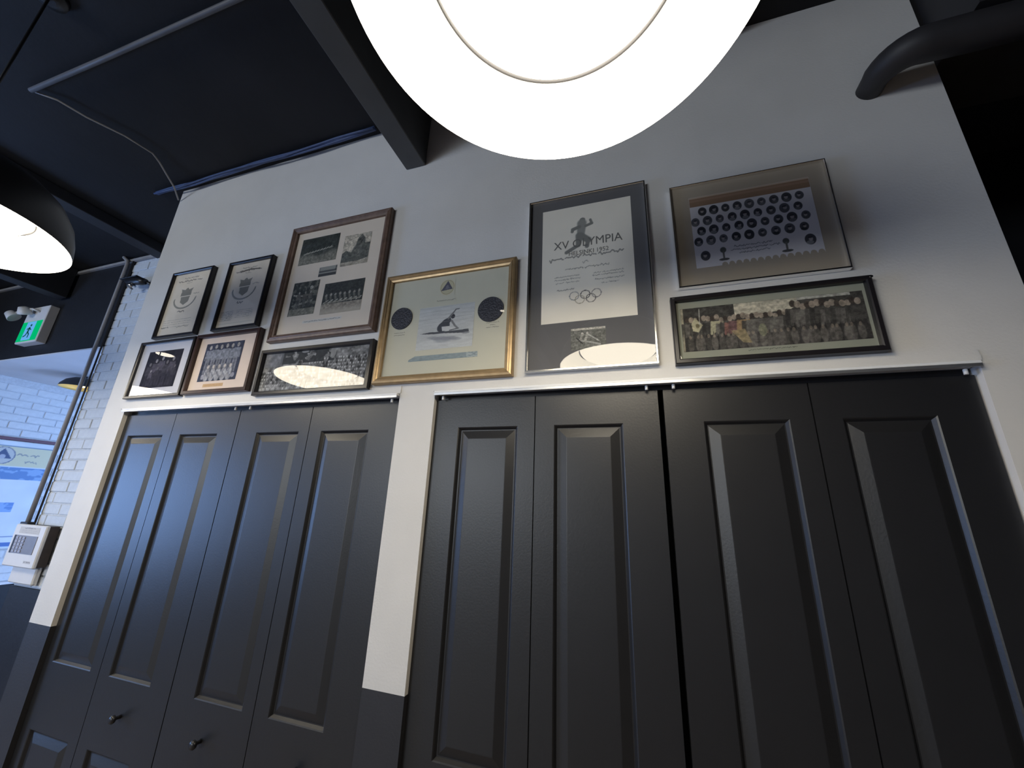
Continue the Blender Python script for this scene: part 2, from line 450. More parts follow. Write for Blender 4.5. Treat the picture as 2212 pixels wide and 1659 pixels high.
def text(name, s, cx, cz, y, size, m, parent, width=None, shear=0.0, rotz=0.0, face='-y'):
    cu = bpy.data.curves.new(name, 'FONT'); cu.body = s; cu.size = size; cu.align_x = 'CENTER'; cu.align_y = 'CENTER'
    cu.shear = shear; cu.extrude = 0.0001; cu.resolution_u = 3
    t = bpy.data.objects.new('tmp_text', cu); col.objects.link(t)
    bpy.context.view_layer.update()
    me = bpy.data.meshes.new_from_object(t.evaluated_get(bpy.context.evaluated_depsgraph_get()))
    bpy.data.objects.remove(t); bpy.data.curves.remove(cu)
    me.name = name; me.materials.clear(); me.materials.append(m)
    o = bpy.data.objects.new(name, me); col.objects.link(o); o.parent = parent
    w = max(v.co.x for v in me.vertices) - min(v.co.x for v in me.vertices)
    if width: o.scale = (width/w, 1, 1)
    if face == '-y':
        o.rotation_euler = (PI/2, 0, 0); o.location = (cx, y, cz)
    else:
        o.rotation_euler = (PI/2, 0, PI/2); o.location = (y, cx, cz)
    return o

# ---------------------------------------------------------------- picture frames
def frame(name, label, rect, m, depth=0.022, prof=None, group='framed pictures on the white wall', mat_card=None, glass=True):
    x0, x1, z0, z1 = rect
    cx = (x0+x1)/2
    root = thing(name, label, 'picture', (cx, 0, z0), group)
    a0, a1, b0, b1 = x0-cx, x1-cx, 0.0, z1-z0
    bm = bmesh.new(); rings = []
    for ins, y in prof:
        rings.append([bm.verts.new(p) for p in ((a0+ins,-y,b0+ins),(a1-ins,-y,b0+ins),(a1-ins,-y,b1-ins),(a0+ins,-y,b1-ins))])
    for i in range(len(rings)-1):
        for k in range(4): bm.faces.new((rings[i][k], rings[i][(k+1)%4], rings[i+1][(k+1)%4], rings[i+1][k]))
    obj('frame_moulding', bm, m, root)
    w = prof[-1][0]; w = w - 0.001
    bm = bmesh.new(); box(bm, a0+w, a1-w, -0.009, -0.003, b0+w, b1-w)
    obj('mount_board', bm, mat_card, root)
    if glass:
        bm = bmesh.new(); v = [bm.verts.new(p) for p in ((a0+w,-0.0135,b0+w),(a1-w,-0.0135,b0+w),(a1-w,-0.0135,b1-w),(a0+w,-0.0135,b1-w))]
        bm.faces.new(v); g = obj('glass_pane', bm, MT['glass'], root)
    return root, cx, z0
K = 1.0085
def kx(x): return x*K
def kz(z): return 1.66+(z-1.66)*K
def place(cv, name, r, ref, y=-0.0095):
    root, cx, cz = ref
    return cv.build(name, kx(r[0])-cx, kx(r[1])-cx, kz(r[2])-cz, kz(r[3])-cz, y, root)
def P_simple(w, d): return [(0, 0.001), (0, d-0.002), (0.002, d), (w-0.003, d), (w, d-0.003), (w, 0.009)]
def P_step(w, d): return [(0, 0.001), (0, d-0.006), (0.003, d-0.002), (w*0.35, d), (w*0.45, d-0.003), (w*0.6, d-0.001), (w*0.75, d-0.005), (w, d-0.007), (w, 0.009)]

cream = card('cream_mount', 232, 218, 196); whitem = card('white_mount', 205, 205, 212); pinkm = card('ivory_mount', 222, 205, 192)
greym = card('sand_mount', 224, 211, 194); sage = card('sage_mount', 206, 203, 184); darkm = card('veiled_black_mount', 104, 103, 104)  # the black mount is lifted to grey for glare veiling it
brownm = card('brown_mount', 172, 160, 142); photom = card('photo_backing', 120, 120, 118)

def certificate(seed):
    cv = Canvas(112, 160, (240, 226, 204), 0.70)
    cv.c += (noise2(cv.u, cv.v, 5, 7, seed)-0.5)[..., None]*14
    cv.script(0.24, 0.50, 0.90, 0.022, (120, 112, 100), seed, 0.7)
    cv.script(0.14, 0.58, 0.855, 0.030, (112, 104, 94), seed+1, 0.8, 0.16)
    cv.script(0.31, 0.41, 0.815, 0.016, (125, 118, 104), seed+2, 0.6)
    # crest: crown, shield and wreath
    g = (112, 110, 100)
    cv.poly([(0.27, 0.66), (0.25, 0.72), (0.32, 0.70), (0.36, 0.735), (0.40, 0.70), (0.47, 0.72), (0.45, 0.66)], g, 0.7)
    cv.rect(0.26, 0.46, 0.60, 0.655, (105, 103, 94), 0.7)
    cv.poly([(0.28, 0.59), (0.45, 0.59), (0.44, 0.50), (0.365, 0.45), (0.29, 0.50)], (128, 124, 112), 0.8)
    for k in range(22):
        t = PI*(1.02+0.96*k/21); cv.ell(0.365+0.20*math.cos(t), 0.56+0.16*math.sin(t), 0.022, 0.011, g, 0.55, rot=t+1.2)
    cv.script(0.50, 0.60, 0.62, 0.02, (118, 112, 100), seed+3, 0.7)
    cv.script(0.30, 0.42, 0.345, 0.032, (100, 94, 86), seed+4, 0.8)
    return cv
# 1: small certificate, far left
f = frame('framed_certificate', 'thin black framed certificate with a faded crest, leftmost of the upper row', (-2.283, -1.987, 2.386, 2.762), MT['blackf'], prof=P_simple(0.013, 0.022), mat_card=cream)
cv = certificate(11)
for i in range(4): cv.script(0.08, 0.60, 0.22-0.035*i, 0.010, (140, 132, 116), 40+i, 0.5)
cv.script(0.08, 0.22, 0.11, 0.025, (110, 104, 92), 50, 0.7); cv.script(0.38, 0.60, 0.10, 0.020, (120, 112, 98), 51, 0.6)
place(cv, 'certificate', (-2.268, -2.003, 2.400, 2.748), f)
# 2
f = frame('framed_certificate', 'black framed certificate with crest and small print block, second in the upper row', (-1.876, -1.595, 2.386, 2.755), MT['blackf'], prof=P_simple(0.013, 0.022), mat_card=cream)
cv = certificate(23)
cv.seg(0.22, 0.845, 0.40, 0.87, 0.012, (108, 100, 90), 0.8); cv.seg(0.40, 0.87, 0.56, 0.85, 0.010, (108, 100, 90), 0.8)
for i in range(6): cv.script(0.06, 0.28, 0.225-0.026*i, 0.011, (96, 90, 82), 60+i, 0.8)
for i in range(5): cv.script(0.34, 0.62, 0.225-0.026*i, 0.009, (140, 132, 116), 70+i, 0.6)
cv.rect(0.04, 0.66, 0.035, 0.05, (216, 206, 186), 0.8)
place(cv, 'certificate', (-1.861, -1.611, 2.400, 2.741), f)

def person(cv, x, y, h, top, skin, legs, dark=None):
    cv.ell(x, y+h*0.93, h*0.055, h*0.075, skin, 0.95)
    cv.poly([(x-h*0.12, y+h*0.82), (x+h*0.12, y+h*0.82), (x+h*0.10, y+h*0.45), (x-h*0.10, y+h*0.45)], top, 0.9)
    cv.seg(x-h*0.12, y+h*0.80, x-h*0.15, y+h*0.48, h*0.030, top, 0.9); cv.seg(x+h*0.12, y+h*0.80, x+h*0.15, y+h*0.48, h*0.030, top, 0.9)
    cv.seg(x-h*0.05, y+h*0.46, x-h*0.06, y, h*0.045, legs, 0.9); cv.seg(x+h*0.05, y+h*0.46, x+h*0.06, y, h*0.045, legs, 0.9)
# 3: dark photo, white mount
f = frame('framed_photograph', 'thin black framed dark photograph in a wide white mount, lowest and leftmost', (-2.345, -1.960, 2.079, 2.371), MT['blackf'], prof=P_simple(0.014, 0.022), mat_card=whitem)
cv = Canvas(150, 120, (34, 30, 38), 1.27)
cv.c += (noise2(cv.u, cv.v, 9, 8, 5)-0.5)[..., None]*30
for i, (x, h, g) in enumerate(((0.18, 0.62, 96), (0.38, 0.70, 120), (0.60, 0.74, 128), (0.80, 0.66, 90), (1.0, 0.72, 112), (0.5, 0.46, 80), (0.28, 0.42, 120), (1.12, 0.5, 84))):
    person(cv, x, 0.06 + 0.02*(i % 3), h, (g*0.7, g*0.66, g*0.74), (g+30, g+26, g+28), (50, 46, 56))
cv.grain(16, 3)
place(cv, 'photograph', (-2.256, -2.018, 2.126, 2.3125), f)
# 4: team photo, mahogany
f = frame('framed_photograph', 'dark mahogany framed team photograph in an ivory mount with a gold caption strip', (-1.946, -1.555, 2.081, 2.371), MT['brownf'], prof=P_simple(0.017, 0.024), mat_card=pinkm)
cv = Canvas(150, 125, (58, 62, 78), 1.27)
cv.c += (noise2(cv.u, cv.v, 7, 6, 8)-0.5)[..., None]*22
for i in range(6): person(cv, 0.17+0.185*i, 0.22+0.015*(i % 2), 0.72, (128, 132, 142), (160, 156, 152), (120, 122, 130))
for i in range(5):
    x = 0.26+0.185*i; cv.ell(x, 0.16, 0.085, 0.15, (164, 164, 168), 0.9, soft=0.25); cv.ell(x, 0.37, 0.036, 0.05, (186, 178, 172))
    cv.seg(x-0.05, 0.24, x+0.05, 0.12, 0.018, (110, 114, 126), 0.7)
cv.ell(0.14, 0.12, 0.05, 0.06, (150, 150, 160)); cv.ell(1.14, 0.12, 0.05, 0.06, (150, 150, 160))
cv.grain(18, 4)
place(cv, 'photograph', (-1.867, -1.635, 2.136, 2.3185), f)
cv = Canvas(60, 12, (200, 168, 128), 6.0)
for i in range(2): cv.script(0.4, 5.6, 0.66-0.34*i, 0.16, (150, 116, 84), 80+i, 0.7, 0.6)
place(cv, 'caption_strip', (-1.822, -1.700, 2.109, 2.124), f)
# 5: four photographs
f = frame('framed_photograph', 'large walnut brown framed board with four old photographs and a tiny centre one', (-1.504, -0.960, 2.293, 2.877), MT['woodf'], prof=P_step(0.030, 0.026), mat_card=greym)
cv = Canvas(130, 90, (58, 62, 58), 1.5)
cv.c += (noise2(cv.u, cv.v, 8, 8, 15)-0.5)[..., None]*26
m_ = 1/(1+np.exp(-(0.34-cv.v+0.06*np.sin(cv.u*9))*20)); cv.paint(m_, (150, 146, 132), 0.8)
for i in range(9): cv.seg(0.2+0.12*i, 0.40+0.012*i, 0.29+0.12*i, 0.45+0.014*i, 0.014, (176, 172, 158), 0.8)
cv.seg(0.15, 0.40, 1.3, 0.52, 0.012, (186, 182, 168), 0.7); cv.grain(20, 5)
place(cv, 'photograph', (-1.428, -1.218, 2.661, 2.800), f)
cv = Canvas(90, 100, (196, 186, 168), 0.9)
cv.poly([(0, 0.1), (0, 0.42), (0.12, 0.50), (0.3, 0.42), (0.42, 0.62), (0.46, 0.84), (0.58, 0.98), (0.70, 0.84), (0.72, 0.66), (0.9, 0.66), (0.9, 0.18), (0.5, 0.1)], (88, 90, 84), 0.95)
cv.ell(0.57, 0.76, 0.07, 0.10, (70, 70, 66)); cv.ell(0.5, 0.45, 0.16, 0.18, (104, 104, 98), 0.8)
cv.paint(noise2(cv.u, cv.v, 14, 14, 21) > 0.6, (132, 130, 118), 0.45); cv.c[:12] = (170, 162, 146); cv.grain(24, 6)
place(cv, 'photograph', (-1.187, -1.046, 2.616, 2.773), f)
cv = Canvas(60, 36, (150, 150, 142), 2.0)
cv.rect(0, 2, 0.0, 0.30, (72, 72, 72)); cv.rect(0, 2, 0.42, 0.62, (90, 90, 90)); cv.seg(1.85, 0.5, 1.92, 1.0, 0.04, (60, 60, 60)); cv.seg(0.1, 0.5, 0.1, 0.9, 0.03, (80, 80, 80))
place(cv, 'photograph', (-1.296, -1.200, 2.583, 2.631), f)
cv = Canvas(90, 100, (62, 64, 60), 0.85)
cv.paint(noise2(cv.u, cv.v, 10, 11, 31) > 0.56, (120, 118, 106), 0.7); cv.rect(0, 1, 0, 0.2, (150, 146, 130), 0.7)
cv.ell(0.62, 0.80, 0.05, 0.05, (176, 172, 158)); cv.seg(0.08, 0.62, 0.4, 0.56, 0.02, (168, 164, 150)); cv.seg(0.1, 0.3, 0.7, 0.4, 0.03, (160, 156, 142), 0.7)
for x in (0.25, 0.45, 0.62): person(cv, x, 0.25, 0.45, (104, 100, 92), (150, 146, 134), (80, 80, 76))
cv.grain(22, 7)
place(cv, 'photograph', (-1.421, -1.279, 2.405, 2.570), f)
cv = Canvas(130, 96, (60, 62, 60), 1.38)
cv.rect(0, 1.4, 0, 0.32, (168, 158, 142), 0.85)
for i in range(8):
    x = 0.12+0.16*i; cv.ell(x, 0.60+0.02*(i % 2), 0.035, 0.05, (150, 146, 136)); cv.seg(x, 0.55, x+0.05, 0.40, 0.035, (110, 108, 100)); cv.seg(x-0.06, 0.36, x+0.1, 0.44, 0.014, (176, 172, 160))
cv.seg(0.05, 0.34, 1.3, 0.40, 0.022, (140, 136, 124)); cv.grain(22, 8)
cv.paint((0.25-cv.v)*6, (186, 176, 160), 0.8)
place(cv, 'photograph', (-1.245, -1.040, 2.393, 2.541), f)
cv = Canvas(100, 10, (214, 210, 202), 14)
cv.script(0.6, 13.4, 0.5, 0.4, (110, 106, 100), 90, 0.9, 1.5)
place(cv, 'caption_strip', (-1.328, -1.126, 2.3625, 2.3755), f)
# 6: crowd
f = frame('framed_photograph', 'black framed wide photograph of a crowd, under the four-photograph board', (-1.515, -0.948, 2.0555, 2.256), MT['blackf'], prof=P_simple(0.016, 0.024), mat_card=photom)
cv = Canvas(330, 120, (120, 120, 120), 3.0)
n_ = noise2(cv.u, cv.v, 30, 12, 41); cv.c += (n_-0.5)[..., None]*150
r = random.Random(9)
for row in range(9):
    y = 0.72-row*0.08
    for k in range(46):
        x = k*0.066+r.uniform(-0.02, 0.02)
        if x < 0.95 and y > 0.52: continue
        g = r.choice((70, 110, 165, 200, 215)); cv.ell(x, y-0.03, 0.026, 0.034, (g*0.55,)*3, 0.75); cv.ell(x, y+r.uniform(-0.01, 0.01), 0.015, 0.024, (g,)*3, 0.85)
cv.paint(((cv.y > 0.66)&(cv.x > 0.55)&(cv.x < 2.1)&(noise2(cv.u, cv.v, 20, 6, 42) > 0.35))*1.0, (52, 54, 56), 0.85)
cv.paint(((cv.x < 0.62)&(cv.y > 0.62))*1.0, (130, 132, 140), 0.55)
cv.ell(2.06, 0.86, 0.07, 0.14, (160, 160, 158), 0.8); cv.ell(1.25, 0.94, 0.1, 0.03, (170, 170, 170), 0.8)
cv.paint((0.30-cv.y)*3*noise2(cv.u, cv.v, 18, 8, 43)*1.6, (205, 205, 205), 0.7)
place(cv, 'photograph', (-1.496, -0.967, 2.066, 2.243), f)
# 7: kayaker with two medals, gold frame
f = frame('framed_display', 'gold framed display with a canoeist photograph between two dark medals', (-0.929, -0.384, 2.070, 2.524), MT['goldf'], prof=P_step(0.028, 0.026), mat_card=sage)
root, cx, cz = f
cv = Canvas(190, 150, (196, 198, 196), 1.28)
cv.c += (noise2(cv.u, cv.v, 5, 26, 51)-0.5)[..., None]*26
cv.c += ((0.35-cv.v)*28)[..., None]*(cv.v < 0.4)[..., None]
d_ = (74, 76, 82)
cv.poly([(0.06, 0.375), (0.30, 0.40), (0.62, 0.385), (0.98, 0.385), (1.17, 0.395), (1.19, 0.33), (1.02, 0.315), (0.62, 0.345), (0.30, 0.35)], (84, 86, 90))
cv.ell(0.60, 0.50, 0.14, 0.105, d_, rot=0.55); cv.poly([(0.46, 0.50), (0.60, 0.66), (0.74, 0.72), (0.78, 0.62), (0.66, 0.50), (0.56, 0.40), (0.47, 0.41)], d_)
cv.poly([(0.58, 0.40), (0.56, 0.50), (0.72, 0.50), (0.88, 0.43), (0.87, 0.40)], (208, 208, 206)); cv.ell(0.80, 0.72, 0.045, 0.05, (60, 60, 66))
cv.seg(0.70, 0.68, 0.80, 0.80, 0.022, (120, 120, 120)); cv.seg(0.80, 0.80, 0.86, 0.88, 0.015, (110, 110, 112)); cv.seg(0.86, 0.88, 0.93, 0.885, 0.012, (100, 100, 104))
cv.seg(0.78, 0.62, 0.86, 0.50, 0.022, (128, 128, 128)); cv.seg(0.86, 0.50, 0.92, 0.44, 0.020, (132, 132, 132)); cv.seg(0.75, 0.40, 0.95, 0.43, 0.012, (110, 110, 112))
for i in range(9): cv.ell(0.36+0.07*i, 0.27-0.02*(i % 3)-0.005*i, 0.09, 0.022, (140, 142, 148), 0.5, soft=0.6)
cv.ell(0.62, 0.20, 0.14, 0.05, (150, 152, 158), 0.6, soft=0.7); cv.ell(1.12, 0.31, 0.08, 0.02, (120, 122, 126), 0.7)
for i in range(5): cv.seg(0.02, 0.97-0.09*i, 1.26, 0.975-0.088*i, 0.004, (160, 162, 160), 0.5)
cv.grain(12, 9, False)
place(cv, 'photograph', (-0.760, -0.535, 2.189, 2.361), f)
# round club badge: ring and triangle with a small figure
cv = Canvas(80, 80, (206, 203, 184), 1.0)
rr = np.hypot(cv.x-0.5, cv.y-0.5)
cv.paint((rr < 0.49)*1.0, (206, 198, 168)); cv.paint((rr < 0.42)*1.0, (196, 190, 160)); cv.paint(((rr > 0.415)&(rr < 0.44))*1.0, (150, 142, 116))
cv.poly([(0.52, 0.90), (0.86, 0.36), (0.10, 0.30)], (92, 92, 104)); cv.ell(0.50, 0.50, 0.09, 0.13, (132, 132, 138), 0.8); cv.seg(0.36, 0.40, 0.66, 0.44, 0.03, (120, 120, 128))
place(cv, 'club_badge', (-0.686, -0.622, 2.404, 2.472), f, y=-0.0096)
cv = Canvas(80, 10, (206, 203, 184), 12); cv.script(0.3, 11.7, 0.5, 0.35, (120, 116, 104), 95, 0.9, 2.2)
place(cv, 'caption', (-0.694, -0.614, 2.377, 2.390), f, y=-0.0096)
for (mx, mz, mr) in ((-0.836, 2.328, 0.046), (-0.473, 2.322, 0.049)):
    bm = bmesh.new(); disc(bm, mr, (kx(mx)-cx, -0.0125, kz(mz)-cz), 40, 'y', 0.0035)
    disc(bm, mr*0.88, (kx(mx)-cx, -0.0129, kz(mz)-cz), 40, 'y', 0.002)
    md = obj('medal', bm, mat('dark_pewter', (0.045, 0.045, 0.055), 0.45, metal=0.5, noise=0.25, nscale=90, bump=0.8, bscale=160), root, bevel=0)
    md['label'] = 'round dark medal'
for (xa, xb, zc, n) in ((-0.865, -0.812, 2.260, 2), (-0.490, -0.436, 2.262, 3)):
    cv = Canvas(50, 30, (206, 203, 184), 2.2)
    for i in range(n): cv.script(0.15 if i != 1 or n == 2 else 0.7, 2.05 if i != 1 or n == 2 else 1.5, 0.82-0.36*i, 0.16, (112, 108, 98), 96+i, 0.9, 0.8)
    place(cv, 'caption', (xa, xb, zc-0.012, zc+0.013), f, y=-0.0096)
cv = Canvas(150, 18, (146, 158, 160), 10)
cv.c += (noise2(cv.u, cv.v, 26, 3, 61)-0.5)[..., None]*28; cv.paint(((cv.x > 8.4)&(noise2(cv.u, cv.v, 40, 5, 62) > 0.5))*1.0, (190, 196, 194), 0.7)
cv.paint(((cv.x < 0.9)&(cv.v > 0.35+cv.x*0.7))*1.0, (206, 203, 184))
place(cv, 'blue_paint_strip', (-0.785, -0.512, 2.147, 2.167), f, y=-0.0096)
# 8: olympic certificate
f = frame('framed_certificate', 'tall silver framed olympic certificate on a black mount with a small photograph below', (-0.341, 0.069, 2.0765, 2.749), MT['silver'], prof=[(0, 0.001), (0, 0.020), (0.001, 0.022), (0.005, 0.022), (0.006, 0.020), (0.006, 0.009)], mat_card=darkm)
root, cx, cz = f
cv = Canvas(150, 220, (240, 234, 220), 0.677)
cv.c += (noise2(cv.u, cv.v, 4, 6, 71)-0.5)[..., None]*8
# running figure (plain silhouette)
g = (134, 134, 128)
cv.ell(0.315, 0.862, 0.020, 0.018, g); cv.seg(0.31, 0.83, 0.30, 0.72, 0.036, (150, 150, 144), w1=0.028)
cv.seg(0.29, 0.80, 0.24, 0.785, 0.015, g); cv.seg(0.24, 0.785, 0.235, 0.765, 0.012, g); cv.seg(0.34, 0.80, 0.385, 0.815, 0.012, g); cv.seg(0.385, 0.815, 0.375, 0.85, 0.010, g)
cv.seg(0.30, 0.72, 0.355, 0.67, 0.026, g); cv.seg(0.355, 0.67, 0.345, 0.615, 0.016, g); cv.seg(0.29, 0.72, 0.28, 0.635, 0.030, g, w1=0.018); cv.seg(0.28, 0.635, 0.19, 0.585, 0.015, g)
for (z, a, b, h, s_) in ((0.535, 0.06, 0.60, 0.030, 201), (0.435, 0.18, 0.50, 0.016, 203), (0.375, 0.10, 0.29, 0.011, 204), (0.375, 0.39, 0.60, 0.011, 205), (0.352, 0.10, 0.29, 0.011, 206), (0.355, 0.38, 0.60, 0.011, 207), (0.325, 0.11, 0.28, 0.010, 208), (0.320, 0.40, 0.60, 0.012, 209), (0.265, 0.12, 0.24, 0.016, 210), (0.285, 0.44, 0.56, 0.010, 212)):
    cv.script(a, b, z, h, (132, 130, 124), s_, 0.75, h*5)
cv.script(0.31, 0.35, 0.485, 0.02, (150, 148, 140), 211, 0.6)
for (ox, oz, c_) in ((0.245, 0.205, (150, 152, 150)), (0.325, 0.207, (92, 88, 86)), (0.405, 0.209, (146, 140, 136)), (0.285, 0.172, (178, 170, 150)), (0.365, 0.174, (128, 122, 114))):
    rr = np.hypot(cv.x-ox, cv.y-oz); cv.paint(((rr > 0.030)&(rr < 0.0365))*1.0, c_)
place(cv, 'certificate', (-0.289, 0.0185, 2.241, 2.696), f)
zz = lambda z: kz(z)-cz
text('lettering', 'XV OLYMPIA', kx(-0.131)-cx, zz(2.537), -0.0099, 0.046, MT['ink'], root, width=0.235)
text('lettering', 'HELSINKI 1952', kx(-0.128)-cx, zz(2.499), -0.0099, 0.024, MT['ink'], root, width=0.135)
cv = Canvas(80, 56, (118, 118, 112), 1.5)
cv.c += (noise2(cv.u, cv.v, 5, 12, 81)-0.5)[..., None]*40
cv.rect(0, 1.5, 0.9, 1, (190, 186, 176)); cv.seg(0.35, 0.45, 1.25, 0.20, 0.035, (178, 178, 172)); cv.seg(0.7, 0.72, 1.2, 0.36, 0.03, (186, 186, 180))
cv.ell(0.5, 0.72, 0.05, 0.06, (190, 186, 178)); cv.seg(0.5, 0.68, 0.42, 0.40, 0.05, (160, 158, 150)); cv.ell(0.72, 0.74, 0.05, 0.06, (190, 186, 178)); cv.seg(0.7, 0.66, 0.62, 0.36, 0.05, (170, 168, 160))
cv.seg(0.25, 0.55, 0.5, 0.28, 0.03, (70, 70, 68)); cv.grain(22, 11)
place(cv, 'photograph', (-0.190, -0.080, 2.140, 2.215), f)
# 9: composite of round portraits
f = frame('framed_composite', 'silver edged brown framed composite of many round portraits, top right', (0.143, 0.581, 2.3175, 2.697), MT['silver'], prof=[(0, 0.001), (0, 0.018), (0.001, 0.020), (0.0035, 0.020), (0.0045, 0.018), (0.0045, 0.009)], mat_card=brownm)
root, cx, cz = f
cv = Canvas(300, 230, (218, 214, 214), 1.27)
cv.rect(0, 1.27, 0.86, 1.0, (150, 122, 98)); cv.rect(0, 1.27, 0.93, 0.96, (166, 136, 114), 0.8); cv.rect(0, 1.27, 0.975, 1.0, (190, 170, 150))
def portrait(x, y, r0, s_):
    q = random.Random(s_); b = q.randint(60, 100)
    cv.ell(x, y, r0*0.95, r0*1.22, (b, b, b+4), soft=0.08); cv.ell(x+q.uniform(-.2, .2)*r0, y-r0*0.72, r0*0.62, r0*0.42, (q.randint(56, 150),)*3, 0.9, soft=0.1)
    cv.ell(x+q.uniform(-.12, .12)*r0, y+r0*0.05, r0*0.34, r0*0.44, (168, 160, 156), 0.95); cv.ell(x, y+r0*0.42, r0*0.36, r0*0.18, (48, 46, 50), 0.9)
s_ = 0
for row, (y, xs) in enumerate(((0.775, [0.10+0.1265*i for i in range(9)]), (0.635, [0.045+0.1335*i for i in range(9)]), (0.50, [0.10+0.1335*i for i in range(9)]), (0.355, [0.055+0.1335*i for i in range(7)]+[0.99, 1.13]))):
    for x in xs:
        s_ += 1; portrait(x+0.035*(row == 0), y, 0.048+0.004*((s_*7) % 3 - 1), s_)
portrait(0.11, 0.155, 0.052, 77); portrait(1.16, 0.18, 0.054, 78); portrait(0.20, 0.30, 0.0, 3)
for x in (0.30, 0.93):
    cv.ell(x, 0.20, 0.03, 0.035, (96, 98, 92)); cv.seg(x, 0.18, x, 0.10, 0.010, (110, 110, 104)); cv.ell(x, 0.075, 0.05, 0.016, (90, 90, 88))
for i, (a, b) in enumerate(((0.42, 0.80), (0.38, 0.86), (0.46, 0.76))): cv.script(a, b, 0.225-0.045*i, 0.024, (120, 120, 124), 120+i, 0.8, 0.14)
for i in range(14):
    x = 0.30+0.072*i; cv.ell(x, 0.0, 0.030, 0.040, (172, 160, 142), soft=0.1)
place(cv, 'composite_photograph', (0.198, 0.529, 2.376, 2.640), f)
# 10: panorama of people
f = frame('framed_photograph', 'black framed panorama of a standing group of people, under the portrait composite', (0.114, 0.613, 2.070, 2.285), MT['blackf'], prof=P_simple(0.014, 0.026), mat_card=card('grey_green_mount', 150, 152, 138))
root, cx, cz = f
cv = Canvas(420, 140, (70, 68, 64), 3.3)
cv.c += (noise2(cv.u, cv.v, 40, 14, 91)-0.5)[..., None]*34
cv.poly([(1.05, 0.72), (1.05, 1.0), (2.2, 1.0), (2.2, 0.84), (2.05, 0.74)], (186, 180, 162)); cv.rect(2.2, 3.1, 0.94, 1.0, (170, 168, 160)); cv.rect(0, 0.05, 0, 1, (150, 144, 126))
r = random.Random(5)
for i in range(38):
    x = 0.12+0.083*i; hh = 0.80+r.uniform(-0.05, 0.05)+(0.12 if x > 2.1 else 0)
    g = r.choice((58, 66, 76, 90, 104)) if x > 1.9 or x < 0.8 else r.choice((72, 96, 110))
    t = (g, g*0.97, g*0.92)
    if 0.9 < x < 1.25: t = r.choice(((128, 92, 84), (150, 128, 96), (110, 84, 84)))
    if 0.62 < x < 0.74: t = (172, 168, 140)
    person(cv, x, -0.04+r.uniform(-0.03, 0.02), hh, t, (150, 138, 124) if i % 3 else (70, 62, 56), (g*0.75, g*0.72, g*0.7))
for i in range(26):
    x = 0.16+0.12*i+r.uniform(-0.03, 0.03); g = r.choice((84, 104, 122)); cv.ell(x, 0.16, 0.055, 0.15, (g, g*0.96, g*0.9), 0.65, soft=0.3); cv.ell(x, 0.32, 0.024, 0.04, (140, 128, 114), 0.7)
cv.poly([(0.20, 0.62), (0.28, 0.76), (0.42, 0.58), (0.33, 0.42), (0.22, 0.46)], (176, 170, 142)); cv.ell(0.32, 0.57, 0.035, 0.05, (120, 112, 88)); cv.seg(0.36, 0.60, 0.38, 0.96, 0.010, (160, 158, 148))
cv.poly([(0.94, 0.40), (1.20, 0.42), (1.30, 0.10), (1.14, 0.12)], (150, 136, 104), 0.8); cv.ell(1.52, 0.36, 0.07, 0.13, (140, 140, 116), 0.8)
cv.grain(20, 13)
place(cv, 'photograph', (0.139, 0.5865, 2.1055, 2.244), f)
cv = Canvas(110, 8, (150, 152, 138), 18); cv.script(0.4, 17.6, 0.5, 0.5, (84, 86, 80), 131, 0.9, 3.0)
place(cv, 'caption', (0.300, 0.420, 2.0945, 2.1015), f, y=-0.0096)
for (a, b) in ((0.1225, 2.2745), (0.606, 2.2735)):
    bm = bmesh.new(); disc(bm, 0.0035, (kx(a)-cx, -0.0275, kz(b)-cz), 12, 'y', 0.002); obj('screw', bm, MT['silver'], root)

# ---------------------------------------------------------------- pendant lamps
def pendant(loc, label):
    root = thing('pendant_lamp', label, 'lamp', loc, 'dome pendant lamps in a row before the wall')
    bm = bmesh.new()
    lathe(bm, [(0.301, 0.0), (0.301, 0.012), (0.296, 0.050), (0.282, 0.098), (0.252, 0.148), (0.205, 0.190), (0.145, 0.220), (0.080, 0.238), (0.030, 0.246), (0.0, 0.247)], 96)
    bmesh.ops.remove_doubles(bm, verts=list(bm.verts), dist=1e-5)
    obj('lamp_shade', bm, MT['shade_out'], root)
    bm = bmesh.new()
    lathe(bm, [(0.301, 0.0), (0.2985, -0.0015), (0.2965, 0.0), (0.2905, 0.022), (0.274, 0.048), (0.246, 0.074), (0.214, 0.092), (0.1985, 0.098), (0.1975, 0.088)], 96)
    o = obj('reflector', bm, MT['shade_in'], root); o['label'] = 'cream inner reflector with added glow'
    bm = bmesh.new()
    rings = lathe(bm, [(0.1965, 0.100), (0.1965, 0.088), (0.185, 0.070), (0.15, 0.050), (0.08, 0.038), (0.02, 0.035)], 96); bm.faces.new(rings[-1])
    o = obj('diffuser', bm, MT['diffuser'], root); o['label'] = 'glowing round diffuser'
    bm = bmesh.new(); lathe(bm, [(0.1965, 0.090), (0.1975, 0.079), (0.2010, 0.081), (0.2010, 0.096)], 96)
    obj('bezel_ring', bm, MT['beam'], root)
    tubeo('stem', [(0, 0, 0.240), (0, 0, 0.33)], 0.016, MT['shade_out'], root)
    tubeo('cord', [(0, 0, 0.33), (0, 0, H-loc[2]-0.03)], 0.004, MT['shade_out'], root, 8)
    bm = bmesh.new(); rings = lathe(bm, [(0.05, H-loc[2]), (0.048, H-loc[2]-0.02), (0.02, H-loc[2]-0.03)], 32); bm.faces.new(rings[-1]); bm.faces.new(rings[0])
    obj('ceiling_rose', bm, MT['shade_out'], root)
    return root
pendant((-0.078, -0.822, 2.3725), 'large dome pendant lamp with glowing cream inside, at the top centre')
pendant((-1.942, -0.812, 2.402), 'dome pendant lamp with glowing cream inside, cut by the left edge')
